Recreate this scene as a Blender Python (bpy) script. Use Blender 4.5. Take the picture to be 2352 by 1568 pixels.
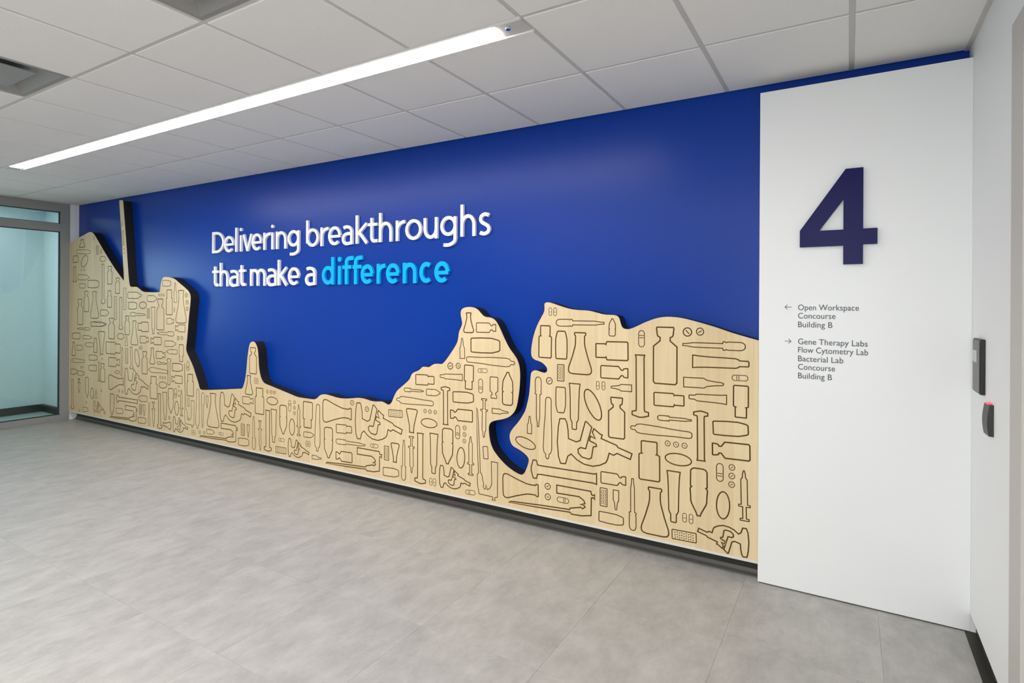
import bpy, bmesh, math, random
from mathutils import Vector, Matrix
from mathutils.geometry import delaunay_2d_cdt
random.seed(4)
for o in list(bpy.data.objects): bpy.data.objects.remove(o)
scene = bpy.context.scene
C = scene.collection

# ---------------------------------------------------------------- camera
IW, IH = 2352, 1568
EYE = 1.503
FPX, CX, CY = 1305.53, 1176.0, 695.58
YAW = math.radians(30.6626)      # wall normal lies this far right of the view axis
ROLL = math.radians(0.3273)
camd = bpy.data.cameras.new('camera'); cam = bpy.data.objects.new('camera', camd); C.objects.link(cam)
camd.sensor_fit = 'HORIZONTAL'; camd.sensor_width = 36; camd.lens = FPX*36/IW
camd.shift_x = 0; camd.shift_y = (CY-IH/2)/IW
camd.clip_start = 0.02
cam.matrix_world = (Matrix.Translation((0, 0, EYE)) @ Matrix.Rotation(YAW, 4, 'Z')
                    @ Matrix.Rotation(math.pi/2, 4, 'X') @ Matrix.Rotation(ROLL, 4, 'Z'))
scene.camera = cam

# ---------------------------------------------------------------- world, lamps, exposure
vs = scene.view_settings
vs.view_transform = 'Standard'; vs.look = 'None'; vs.gamma = 1; vs.use_curve_mapping = False
vs.exposure = 0.12
w = bpy.data.worlds.new('world'); scene.world = w; w.use_nodes = True
w.node_tree.nodes['Background'].inputs[0].default_value = (0.8, 0.9, 1, 1)
w.node_tree.nodes['Background'].inputs[1].default_value = 0.3

def area(name, loc, sx, sy, power, col=(1, 1, 1), rot=(0, 0, 0)):
    l = bpy.data.lights.new(name, 'AREA'); l.shape = 'RECTANGLE'; l.size = sx; l.size_y = sy
    l.energy = power; l.color = col
    o = bpy.data.objects.new(name, l); C.objects.link(o); o.location = loc; o.rotation_euler = rot
    return o
STRIP = 37.0
YBW = -3.57
area('lamp_row_behind', (-2.2, -0.75, 2.70), 5.0, 0.12, 95, (1, .97, .93))
area('lamp_row_rear', (-3.4, -2.85, 2.70), 5.4, 0.12, 110, (1, .97, .93))
area('daylight_glazed_door', (-.22, YBW, 1.3), 1.2, 2.3, 62, (.88, .95, 1), (math.pi/2, 0, 0))
area('daylight_corridor_window', (-9.38, 1.85, 1.62), 1.2, 1.1, 21, (.55, .82, 1), (0, -math.pi/2, 0))
area('lamp_corridor', (-8.97, 1.6, 2.68), 0.4, 2.6, 11, (.93, 1, .98))

# ---------------------------------------------------------------- geometry of the place
D = 3.425                 # feature wall
ZC = EYE + .3537*D        # ceiling
YP = D-.100               # white panel front
YW = D-.095               # wood face front
XL = -2.4729*D            # left wall
XR = .487                 # right wall
YB = -3.6                 # wall behind the viewer

def ray(px, py):
    x, y = px-CX, py-CY
    c, s = math.cos(-ROLL), math.sin(-ROLL)
    u, v = x*c-y*s, x*s+y*c
    r, d = u/FPX, -v/FPX
    return (r*math.cos(YAW)-math.sin(YAW), math.cos(YAW)+r*math.sin(YAW), d)
def onY(px, py, y=YW):    # point of the picture on a plane parallel to the feature wall -> (X, Z)
    v = ray(px, py); k = y/v[1]
    return Vector((v[0]*k, v[2]*k+EYE))

# ---------------------------------------------------------------- materials
def mat(name, col, rough=.5, spec=.5, metal=0, emit=None, es=0, coat=0, coat_r=.1):
    m = bpy.data.materials.new(name); m.use_nodes = True
    b = m.node_tree.nodes['Principled BSDF']
    b.inputs['Base Color'].default_value = (*col, 1); b.inputs['Roughness'].default_value = rough
    b.inputs['Specular IOR Level'].default_value = spec; b.inputs['Metallic'].default_value = metal
    b.inputs['Coat Weight'].default_value = coat; b.inputs['Coat Roughness'].default_value = coat_r
    if emit: b.inputs['Emission Color'].default_value = (*emit, 1); b.inputs['Emission Strength'].default_value = es
    return m
def nodes(m): return m.node_tree.nodes, m.node_tree.links, m.node_tree.nodes['Principled BSDF']
def noise_col(m, scale, c1, c2, lo=.35, hi=.65, detail=4, stretch=(1, 1, 1), bump=0, rnd=0, nr=.6):
    n, l, b = nodes(m)
    tc = n.new('ShaderNodeTexCoord'); mp = n.new('ShaderNodeMapping'); mp.inputs['Scale'].default_value = stretch
    nz = n.new('ShaderNodeTexNoise'); nz.inputs['Scale'].default_value = scale; nz.inputs['Detail'].default_value = detail
    nz.inputs['Roughness'].default_value = nr
    l.new(tc.outputs['Object'], mp.inputs[0]); l.new(mp.outputs[0], nz.inputs['Vector'])
    cr = n.new('ShaderNodeValToRGB'); cr.color_ramp.elements[0].position = lo; cr.color_ramp.elements[1].position = hi
    cr.color_ramp.elements[0].color = (*c1, 1); cr.color_ramp.elements[1].color = (*c2, 1)
    l.new(nz.outputs['Fac'], cr.inputs[0])
    out = cr.outputs[0]
    if rnd:
        oi = n.new('ShaderNodeObjectInfo'); mr = n.new('ShaderNodeMapRange')
        mr.inputs['To Min'].default_value = 1-rnd; mr.inputs['To Max'].default_value = 1+rnd
        l.new(oi.outputs['Random'], mr.inputs['Value'])
        hs = n.new('ShaderNodeHueSaturation'); l.new(mr.outputs[0], hs.inputs['Value']); l.new(out, hs.inputs['Color']); out = hs.outputs[0]
        ad = n.new('ShaderNodeVectorMath'); ad.operation = 'ADD'
        cx = n.new('ShaderNodeCombineXYZ'); mu = n.new('ShaderNodeMath'); mu.operation = 'MULTIPLY'; mu.inputs[1].default_value = 37
        l.new(oi.outputs['Random'], mu.inputs[0]); l.new(mu.outputs[0], cx.inputs[2])
        l.new(mp.outputs[0], ad.inputs[0]); l.new(cx.outputs[0], ad.inputs[1]); l.new(ad.outputs[0], nz.inputs['Vector'])
    l.new(out, b.inputs['Base Color'])
    if bump:
        bp = n.new('ShaderNodeBump'); bp.inputs['Strength'].default_value = bump; bp.inputs['Distance'].default_value = .002
        l.new(nz.outputs['Fac'], bp.inputs['Height']); l.new(bp.outputs[0], b.inputs['Normal'])
    return m
BLUE = noise_col(mat('blue_paint', (.001, .045, .34), .32, .27), 90, (.0003, .036, .300), (.0004, .039, .315), bump=.03)
WHITE = mat('white_wall', (.87, .88, .885), .55, .35)
DARKW = mat('charcoal_wall', (.10, .10, .11), .7, .2)
PANEL = mat('white_panel', (.87, .88, .88), .33, .4)
TILE = noise_col(mat('ceiling_tile', (.7, .7, .68), .9, .2), 160, (.78, .77, .74), (.84, .83, .80), .3, .7, 3, bump=.25)
GRID = mat('ceiling_grid', (.56, .55, .525), .55, .3)
DECK = mat('ceiling_deck', (.18, .18, .17), .9)
FLOOR = noise_col(mat('floor_tile', (.5, .48, .45), .42, .35), 9, (.335, .322, .302), (.51, .495, .468), .30, .70, 12, (1, .55, 1), .03, .02, .74)
GROUT = mat('floor_joint', (.40, .385, .36), .6)
BASE = mat('rubber_base', (.030, .028, .022), .5, .4)
BASEE = mat('base_lip', (.10, .097, .088), .4, .4)
BLACK = mat('black_edge', (.012, .011, .010), .5, .4)
BURN = mat('burnt_groove', (.125, .068, .018), .7, .2)
SLOGAN_W = mat('white_acrylic', (.86, .88, .90), .35)
CYAN = mat('cyan_acrylic', (.0, .44, .92), .4, .25)
NAVY = mat('navy_acrylic', (.006, .004, .085), .3, .14)
INK = mat('grey_vinyl', (.07, .07, .075), .5)
FRAME = mat('grey_aluminium', (.30, .31, .31), .45, .4)
VENT = mat('grey_vent', (.27, .265, .255), .5, .4)
CORR = mat('corridor_wall', (.70, .75, .755), .6)
CORRF = mat('corridor_floor', (.42, .44, .42), .5)
DEV = mat('black_plastic', (.020, .018, .016), .4, .35)
DEVF = mat('grey_plastic', (.085, .082, .085), .35)
SCREEN = mat('display_grey', (.38, .42, .44), .2)
RED = mat('red_led', (.6, .02, .03), .3, emit=(1, .06, .10), es=1.3)
JAMB = mat('beige_door_frame', (.55, .53, .49), .5)
LENS = mat('light_lens', (.9, .9, .9), .5, emit=(1, .975, .97), es=STRIP)
CHROME = mat('sensor_chrome', (.7, .7, .7), .15, metal=1)
LIP = mat('white_trim', (.74, .72, .68), .5)

WOOD = mat('plywood', (.7, .55, .33), .5, .3)
def wood_nodes():
    n, l, b = nodes(WOOD)
    tc = n.new('ShaderNodeTexCoord'); sp = n.new('ShaderNodeSeparateXYZ'); l.new(tc.outputs['Object'], sp.inputs[0])
    # veneer leaves of 0.2 m, each of its own tone
    dv = n.new('ShaderNodeMath'); dv.operation = 'DIVIDE'; dv.inputs[1].default_value = .203; l.new(sp.outputs[0], dv.inputs[0])
    fl = n.new('ShaderNodeMath'); fl.operation = 'FLOOR'; l.new(dv.outputs[0], fl.inputs[0])
    wn = n.new('ShaderNodeTexWhiteNoise'); wn.noise_dimensions = '1D'; l.new(fl.outputs[0], wn.inputs['W'])
    mp = n.new('ShaderNodeMapping'); mp.inputs['Scale'].default_value = (38, 38, 1.6); l.new(tc.outputs['Object'], mp.inputs[0])
    nz = n.new('ShaderNodeTexNoise'); nz.inputs['Scale'].default_value = 1; nz.inputs['Detail'].default_value = 6; l.new(mp.outputs[0], nz.inputs['Vector'])
    n2 = n.new('ShaderNodeTexNoise'); n2.inputs['Scale'].default_value = 2.2; n2.inputs['Detail'].default_value = 2; l.new(tc.outputs['Object'], n2.inputs['Vector'])
    a1 = n.new('ShaderNodeMath'); a1.operation = 'MULTIPLY'; a1.inputs[1].default_value = .20; l.new(wn.outputs['Value'], a1.inputs[0])
    a2 = n.new('ShaderNodeMath'); a2.operation = 'MULTIPLY_ADD'; a2.inputs[1].default_value = .55; l.new(nz.outputs['Fac'], a2.inputs[0]); l.new(a1.outputs[0], a2.inputs[2])
    a3 = n.new('ShaderNodeMath'); a3.operation = 'MULTIPLY_ADD'; a3.inputs[1].default_value = .35; l.new(n2.outputs['Fac'], a3.inputs[0]); l.new(a2.outputs[0], a3.inputs[2])
    cr = n.new('ShaderNodeValToRGB'); cr.color_ramp.elements[0].position = .25; cr.color_ramp.elements[1].position = .85
    cr.color_ramp.elements[0].color = (.65, .49, .275, 1); cr.color_ramp.elements[1].color = (.84, .68, .425, 1)
    l.new(a3.outputs[0], cr.inputs[0]); l.new(cr.outputs[0], b.inputs['Base Color'])
wood_nodes()

GLASS = bpy.data.materials.new('tinted_glass'); GLASS.use_nodes = True
def glass_nodes():
    n = GLASS.node_tree.nodes; l = GLASS.node_tree.links; n.clear()
    o = n.new('ShaderNodeOutputMaterial'); mx = n.new('ShaderNodeMixShader'); t = n.new('ShaderNodeBsdfTransparent')
    g = n.new('ShaderNodeBsdfGlossy'); g.inputs['Roughness'].default_value = .03; g.inputs['Color'].default_value = (.9, 1, 1, 1)
    t.inputs['Color'].default_value = (.88, .945, .94, 1)
    f = n.new('ShaderNodeFresnel'); f.inputs['IOR'].default_value = 1.5
    l.new(f.outputs[0], mx.inputs[0]); l.new(t.outputs[0], mx.inputs[1]); l.new(g.outputs[0], mx.inputs[2]); l.new(mx.outputs[0], o.inputs[0])
glass_nodes()

# ---------------------------------------------------------------- helpers
def mesh_obj(name, verts, faces, m, parent=None):
    me = bpy.data.meshes.new(name); me.from_pydata([tuple(v) for v in verts], [], faces); me.update()
    me.materials.append(m)
    o = bpy.data.objects.new(name, me); C.objects.link(o)
    if parent: o.parent = parent
    return o
BF = [(0, 3, 2, 1), (4, 5, 6, 7), (0, 1, 5, 4), (1, 2, 6, 5), (2, 3, 7, 6), (3, 0, 4, 7)]
def boxv(x0, x1, y0, y1, z0, z1):
    return [(x0, y0, z0), (x1, y0, z0), (x1, y1, z0), (x0, y1, z0), (x0, y0, z1), (x1, y0, z1), (x1, y1, z1), (x0, y1, z1)]
def box(name, x0, x1, y0, y1, z0, z1, m, parent=None, bevel=0):
    o = mesh_obj(name, boxv(x0, x1, y0, y1, z0, z1), BF, m, parent)
    if bevel:
        bm = bmesh.new(); bm.from_mesh(o.data)
        bmesh.ops.bevel(bm, geom=bm.edges[:], offset=bevel, segments=2, affect='EDGES', profile=.5)
        bm.to_mesh(o.data); bm.free()
    return o
def empty(name, loc=(0, 0, 0)):
    o = bpy.data.objects.new(name, None); C.objects.link(o); o.location = loc; o.empty_display_size = .1
    return o
def tag(o, label, cat, group=None, kind=None):
    o['label'] = label; o['category'] = cat
    if group: o['group'] = group
    if kind: o['kind'] = kind
    return o
def struct(o, label=None, cat=None):
    o['kind'] = 'structure'
    if label: o['label'] = label
    if cat: o['category'] = cat
    return o
def adopt(o, parent):            # parent without moving it (parents sit unrotated)
    o.parent = parent; o.location = o.location - parent.location
    return o

# ---------------------------------------------------------------- floor: stone-look tiles laid in a grid
fl = struct(box('floor', XL-.05, XR+.2, YB, D+.02, -.06, -.0025, GROUT), 'grey stone-look tiled floor of the lift lobby', 'floor')
TS = .6096
tile_me = {}
def tile_mesh(w, d):
    k = (round(w, 3), round(d, 3))
    if k not in tile_me:
        g, bv = .0003, .0005
        v = [(-w/2+g, -d/2+g, -.02), (w/2-g, -d/2+g, -.02), (w/2-g, d/2-g, -.02), (-w/2+g, d/2-g, -.02)]
        v += [(-w/2+g, -d/2+g, -bv), (w/2-g, -d/2+g, -bv), (w/2-g, d/2-g, -bv), (-w/2+g, d/2-g, -bv)]
        g += bv
        v += [(-w/2+g, -d/2+g, 0), (w/2-g, -d/2+g, 0), (w/2-g, d/2-g, 0), (-w/2+g, d/2-g, 0)]
        f = [(0, 3, 2, 1), (8, 9, 10, 11)]
        for a in (0, 4):
            for i in range(4): f.append((a+i, a+(i+1) % 4, a+4+(i+1) % 4, a+4+i))
        me = bpy.data.meshes.new('floor_tile'); me.from_pydata(v, [], f); me.materials.append(FLOOR); tile_me[k] = me
    return tile_me[k]
def cuts(a, b, off, step):
    k = math.ceil((a-off)/step+1e-6); r = [a]
    while off+k*step < b-1e-6: r.append(off+k*step); k += 1
    return r+[b]
xs = cuts(XL, XR+.04, -2.92, TS); ys = cuts(YB+.02, D, 1.45, TS)
for i in range(len(xs)-1):
    for j in range(len(ys)-1):
        o = bpy.data.objects.new('floor_tile', tile_mesh(xs[i+1]-xs[i], ys[j+1]-ys[j])); C.objects.link(o)
        o.parent = fl; o.location = ((xs[i]+xs[i+1])/2, (ys[j]+ys[j+1])/2, 0)

# ---------------------------------------------------------------- ceiling: lay-in tiles in an exposed grid
ce = struct(box('ceiling', XL-.1, XR+.2, YB-.1, D+.1, ZC+.16, ZC+.22, DECK), 'suspended ceiling of square white tiles in a grey grid', 'ceiling')
gx = [XR] + [.006-.608*k for k in range(0, 14)] + [XL]
ROWS = [D, 2.757, 2.16, 1.442, .833, .224, -.385, -.994, -1.603, -2.212, -2.821, YB]
LY0, LY1 = 2.092, 2.222            # light slot
ctile = {}
def ceil_tile(x0, x1, y0, y1):
    G = .0115
    w, d = x1-x0-2*G, y1-y0-2*G
    k = (round(w, 3), round(d, 3))
    if k not in ctile:
        v = boxv(-w/2-.006, w/2+.006, -d/2-.006, d/2+.006, .006, .02)
        v += [(-w/2+.002, -d/2+.002, 0), (w/2-.002, -d/2+.002, 0), (w/2-.002, d/2-.002, 0), (-w/2+.002, d/2-.002, 0),
              (-w/2, -d/2, .002), (w/2, -d/2, .002), (w/2, d/2, .002), (-w/2, d/2, .002),
              (-w/2, -d/2, .006), (w/2, -d/2, .006), (w/2, d/2, .006), (-w/2, d/2, .006)]
        f = list(BF)+[(8, 11, 10, 9)]
        for a in (8, 12):
            for i in range(4): f.append((a+i, a+(i+1) % 4, a+4+(i+1) % 4, a+4+i))
        me = bpy.data.meshes.new('ceiling_tile'); me.from_pydata(v, [], f); me.materials.append(TILE); ctile[k] = me
    o = bpy.data.objects.new('ceiling_tile', ctile[k]); C.objects.link(o); o.parent = ce
    o.location = ((x0+x1)/2, (y0+y1)/2, ZC)
VENTS = {(7, 3), (4, 3)}           # grid cells filled by air vents
def grid_bar(x0, x1, y0, y1):
    dz = .0008 if x1-x0 > y1-y0 else 0      # cross tees sit a hair above the main runners
    o = box('grid_runner', x0, x1, y0, y1, ZC+.0045+dz, ZC+.02+dz, GRID); adopt(o, ce)
for i in range(len(gx)-1):
    x1, x0 = gx[i], gx[i+1]
    for j in range(len(ROWS)-1):
        y1, y0 = ROWS[j], ROWS[j+1]
        lit = 3 <= i <= 11          # columns crossed by the light slot
        if j == 1: y0 = LY1 if lit else LY0
        if j == 2: y1 = LY0
        if (i, j) in VENTS: continue
        ceil_tile(x0, x1, y0, y1)
for k in range(1, len(gx)-1):
    grid_bar(gx[k]-.012, gx[k]+.012, LY1 if 4 <= k <= 11 else YB, D)
    if 4 <= k <= 11: grid_bar(gx[k]-.012, gx[k]+.012, YB, LY0)
for y in ROWS[1:2]+ROWS[3:-1]:
    grid_bar(XL, XR, y-.012, y+.012)
grid_bar(gx[3], XR, LY0-.012, LY0+.012); grid_bar(XL, gx[12], LY0-.012, LY0+.012)

# ---------------------------------------------------------------- walls
struct(box('wall_back', XL, XR+.12, D, D+.12, -.05, ZC+.16, BLUE), 'glossy deep blue painted feature wall behind the slogan', 'wall')
struct(box('wall_front', XL-1.1, XR+.3, YB-.12, YB, -.05, ZC+.16, DARKW))
# left wall: white pier, glazed partition, then solid wall towards the viewer
struct(box('wall_left', XL-.12, XL, 3.325, D+.12, -.05, ZC+.16, WHITE), 'narrow white pier between glass partition and blue wall', 'wall')
struct(box('wall_left', XL-.12, XL, YB, .2, -.05, ZC+.16, WHITE))
win = struct(empty('window_1', (XL, 2.3, 0)), 'grey aluminium framed glass partition with transom at the far left', 'glass partition')
def fr(name, y0, y1, z0, z1, d0=.07, d1=.006, m=FRAME): return adopt(box(name, XL-d0, XL+d1, y0, y1, z0, z1, m, bevel=.002), win)
fr('frame_post', 3.232, 3.325, 0, ZC); fr('frame_post', 1.70, 1.78, 0, ZC); fr('frame_post', .2, .28, 0, ZC)
for a, b in ((1.78, 3.232), (.28, 1.70)):
    fr('bottom_rail', a, b, 0, .074); fr('transom_rail', a, b, 2.362, 2.460); fr('top_rail', a, b, 2.608, ZC)
    for z0, z1 in ((.074, 2.362), (2.460, 2.608)):
        adopt(box('glass_pane', XL-.045, XL-.037, a-.005, b+.005, z0-.005, z1+.005, GLASS), win)
        for q in ((a, a+.009, z0, z1), (b-.009, b, z0, z1), (a, b, z1-.008, z1), (a, b, z0, z0+.008)):
            adopt(box('gasket', XL-.055, XL-.030, q[0], q[1], q[2], q[3], BASE), win)
# corridor seen through the glass
XF = -9.40
struct(box('wall_corridor_far', XF-.1, XF, YB, D+.1, 0, ZC+.16, CORR), 'pale corridor wall seen through the glass partition', 'wall')
struct(box('wall_corridor_end', XF, XL-.12, 3.39, 3.5, 0, ZC+.16, CORR))
struct(box('floor_corridor', XF-.1, XL-.05, YB, D+.1, -.06, -.001, CORRF))
struct(box('ceiling_corridor', XF-.1, XL-.12, YB, D+.1, ZC, ZC+.05, TILE))
struct(box('baseboard_corridor_far', XF, XF+.012, YB, 3.39, 0, .10, BASE), 'dark base along the corridor wall behind the glass', 'baseboard')
struct(box('baseboard_corridor_end', XF+.012, XL-.12, 3.378, 3.39, 0, .10, BASE))
# right wall: white cladding stopping above a recessed base, door frame beyond
wr = struct(box('wall_right', XR, XR+.12, 2.566, D, .088, ZC+.16, WHITE), 'white side wall carrying the two black access devices', 'wall')
struct(box('baseboard_right', XR+.02, XR+.12, 2.566, YP, 0, .088, BASE), 'dark recessed base under the white side wall', 'baseboard')
struct(box('trim_2', .466, XR+.03, 2.566, YP-.002, 0, .003, BASE), 'dark floor strip along the white side wall', 'trim')
struct(box('trim_1', XR-.021, XR, 2.3, D, ZC-.0005, ZC+.004, GRID), 'grey ceiling edge angle along the right wall', 'trim')
dr = struct(empty('door_1', (XR, 2.1, 0)), 'beige door frame at the right edge beside the white wall', 'door')
for y0, y1 in ((2.41, 2.566), (1.40, 1.50)): adopt(box('door_jamb', XR-.008, XR+.12, y0, y1, 0, 2.472, JAMB, bevel=.003), dr)
adopt(box('door_head', XR-.008, XR+.12, 1.50, 2.41, 2.36, 2.472, JAMB, bevel=.003), dr)
adopt(box('door_leaf', XR+.03, XR+.075, 1.50, 2.41, .006, 2.36, WHITE, bevel=.002), dr)
struct(box('wall_right', XR, XR+.12, 1.40, 2.566, 2.472, ZC+.16, WHITE))
struct(box('wall_right', XR, XR+.12, YB, 1.40, 0, ZC+.16, WHITE))
# recessed toe base below the wood relief
bb = struct(empty('baseboard_back', (0, D, 0)), 'black toe base recessed below the wooden relief', 'baseboard')
adopt(box('base_face', XL, -.40, D-.012, D, .03, .118, BASE), bb)
tv = [(XL, D-.012, .034), (XL, D-.017, .034), (XL, D-.022, .014), (XL, D-.036, .004), (XL, D-.036, 0), (XL, D-.012, 0)]
tv2 = [(-.40, y, z) for _, y, z in tv]; n = len(tv)
adopt(mesh_obj('base_cove', tv+tv2, [(i, i+n, (i+1) % n+n, (i+1) % n) for i in range(n)]+[tuple(range(n))[::-1], tuple(range(n, 2*n))], BASEE), bb)

# ---------------------------------------------------------------- 2D tools
def area2(p): return sum(p[i].x*p[(i+1) % len(p)].y-p[(i+1) % len(p)].x*p[i].y for i in range(len(p)))/2
def ccw(p): return p if area2(p) > 0 else p[::-1]
def clean(p, eps=4e-4):
    r = []
    for q in p:
        if not r or (q-r[-1]).length > eps: r.append(q)
    if (r[0]-r[-1]).length < eps: r.pop()
    return r
def offset(p, d):                # closed CCW loop, positive = outwards
    n = len(p); r = []
    for i in range(n):
        a = (p[i]-p[i-1]).normalized(); b = (p[(i+1) % n]-p[i]).normalized()
        na, nb = Vector((a.y, -a.x)), Vector((b.y, -b.x))
        m = na+nb
        if m.length < .3: m = na
        m.normalize(); k = max(m.dot(na), .55)
        r.append(p[i]+m*(d/k))
    return r
def buffer(pl, s0, s1=None):     # open centreline -> CCW outline of a stroke
    s1 = s1 or s0; n = len(pl); L, R = [], []
    for i in range(n):
        if i == 0: t = pl[1]-pl[0]; k = 1
        elif i == n-1: t = pl[-1]-pl[-2]; k = 1
        else:
            a = (pl[i]-pl[i-1]).normalized(); b = (pl[i+1]-pl[i]).normalized(); t = a+b
            k = max(.6, t.normalized().dot(a))
        t = t.normalized(); nn = Vector((-t.y, t.x)); h = (s0+(s1-s0)*i/(n-1))/2/k
        L.append(pl[i]+nn*h); R.append(pl[i]-nn*h)
    return ccw(L+R[::-1])
def union_prism(name, polys, y0, y1, m, parent=None, origin=(0, 0)):   # union of 2D polys (X,Z) extruded from y0 (front) to y1
    V, F = [], []
    for p in polys:
        p = ccw(clean(p)); F.append(list(range(len(V), len(V)+len(p)))); V += p
    r = delaunay_2d_cdt(V, [], F, 1, 1e-6)
    vs2, tris, of = r[0], r[2], r[5]
    keep = [list(t) for t, o in zip(tris, of) if o]
    cnt = {}
    for t in keep:
        for i in range(len(t)):
            a, b = t[i], t[(i+1) % len(t)]; cnt[(a, b)] = 1
    n = len(vs2)
    ox, oz = origin
    verts = [(v.x-ox, y0, v.y-oz) for v in vs2]+[(v.x-ox, y1, v.y-oz) for v in vs2]
    faces = [tuple(t) for t in keep]+[tuple(i+n for i in t[::-1]) for t in keep]
    faces += [(b, a, a+n, b+n) for (a, b) in cnt if (b, a) not in cnt]
    o = mesh_obj(name, verts, faces, m, parent)
    bm = bmesh.new(); bm.from_mesh(o.data); bmesh.ops.delete(bm, geom=[v for v in bm.verts if not v.link_faces], context='VERTS'); bm.to_mesh(o.data); bm.free()
    return o
# ---------------------------------------------------------------- wooden relief: outline read off in picture tiles, laid on the real plane
BL = {'A': (0, 440, 4.9), 'B': (140, 700, 4.9), 'C': (430, 760, 5.2275), 'D': (720, 860, 5.228), 'E': (900, 680, 5.6), 'F': (900, 920, 6.532),
      'G': (1150, 680, 5.6), 'H': (1440, 700, 6.031), 'I': (1140, 940, 5.6), 'J': (1430, 930, 6.273), 'K': (1430, 1080, 5.806)}
def PX(b, x, y): ox, oy, s = BL[b]; return ox+x/s, oy+y/s
def WP(b, x, y): return onY(*PX(b, x, y))
OUT = [('H', [(1815, 490), (1650, 445), (1430, 380), (1250, 315), (1050, 255), (900, 215), (750, 178), (600, 163), (480, 168), (370, 195), (240, 245), (120, 305), (30, 338)]),
 ('G', [(1590, 422), (1558, 395), (1540, 340), (1525, 280), (1495, 250), (1450, 240), (1330, 238), (1230, 210), (1120, 182), (1000, 180), (880, 163), (760, 125), (640, 82), (590, 76), (560, 96), (565, 150), (560, 205), (520, 275), (470, 370), (430, 480), (405, 590), (392, 690), (393, 765), (425, 812), (480, 830), (530, 850), (575, 890), (600, 930), (597, 968), (570, 987), (530, 980), (480, 960), (430, 950), (393, 980), (385, 1030), (378, 1150), (365, 1280), (330, 1430)]),
 ('F', [(1990, 180), (1900, 320), (1810, 420), (1775, 480), (1765, 530), (1775, 600), (1800, 660), (1840, 695), (1900, 725), (1980, 780), (2040, 840), (2059, 890), (2045, 950), (2020, 1020), (1990, 1085), (1965, 1107), (1930, 1112), (1880, 1090), (1800, 1040), (1700, 960), (1600, 850), (1520, 740), (1480, 640), (1460, 530), (1451, 420), (1460, 355), (1490, 318), (1540, 298), (1620, 285), (1700, 268), (1770, 238), (1830, 180), (1870, 100)]),
 ('E', [(1620, 1344), (1640, 1200), (1650, 1050), (1645, 920), (1620, 830), (1580, 760), (1540, 710), (1500, 650), (1460, 570), (1420, 480), (1380, 390), (1340, 320), (1300, 285), (1250, 272), (1190, 265), (1150, 225), (1110, 175), (1060, 145), (990, 136), (920, 150), (888, 183), (885, 240), (900, 310), (907, 355), (890, 400), (862, 460), (855, 540), (840, 600), (800, 670), (740, 760), (690, 830), (650, 874), (610, 870), (550, 868), (510, 890), (480, 914), (440, 910), (393, 906), (370, 935), (340, 958), (280, 980), (250, 1010), (230, 1070), (160, 1135), (80, 1200), (45, 1250), (20, 1310)]),
 ('D', [(941, 330), (915, 360), (890, 362), (850, 335), (810, 321), (750, 326), (690, 318), (620, 292), (540, 276), (460, 285), (380, 290), (300, 283), (220, 258), (160, 240), (110, 235), (70, 253), (40, 288)]),
 ('C', [(1516, 823), (1440, 810), (1330, 797), (1220, 750), (1100, 700), (980, 650), (920, 627), (890, 580), (870, 510), (858, 430), (852, 300), (845, 220), (827, 160), (803, 128), (778, 126), (753, 145), (740, 200), (722, 320), (710, 480), (695, 590), (670, 675), (655, 692), (640, 693), (560, 695), (400, 703), (250, 708), (170, 707), (146, 694), (130, 620), (100, 530), (70, 430), (30, 340)]),
 ('B', [(1410, 530), (1405, 490), (1415, 400), (1425, 290), (1435, 150)]),
 ('A', [(2145, 1215), (2141, 1160), (2120, 1118), (2080, 1080), (2020, 1030), (1975, 990), (1940, 970), (1880, 959), (1838, 960), (1820, 990), (1810, 1040), (1801, 1110), (1797, 1128), (1780, 1132), (1720, 1132), (1620, 1130), (1590, 1115), (1560, 1085), (1530, 1068), (1490, 1073), (1462, 1068), (1452, 1030), (1440, 900), (1420, 600), (1400, 330), (1383, 108), (1380, 96), (1345, 96), (1342, 110), (1355, 300), (1370, 500), (1383, 750), (1391, 900), (1394, 985), (1393, 1005), (1380, 988), (1300, 880), (1200, 725), (1100, 550), (1050, 466), (1012, 448), (960, 480), (900, 510), (845, 545)])]
ol = [WP(b, x, y) for b, l in OUT for x, y in l]
def chaikin(p, it=2):
    for _ in range(it):
        r = [p[0]]
        for a, b in zip(p, p[1:]): r += [a*.75+b*.25, a*.25+b*.75]
        p = r+[p[-1]]
    return p
ol = chaikin(ol)
XE = -.4192                             # right end, against the white panel
ZB = EYE-.4202*YW                       # underside of the relief
ol = [Vector((XE, ol[0].y))]+ol
ol.append(Vector((XL+.003, WP('A', 800, 585).y)))
ol += [Vector((XL+.003, ZB)), Vector((XE, ZB))]
outline = ccw(clean(ol))

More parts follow.
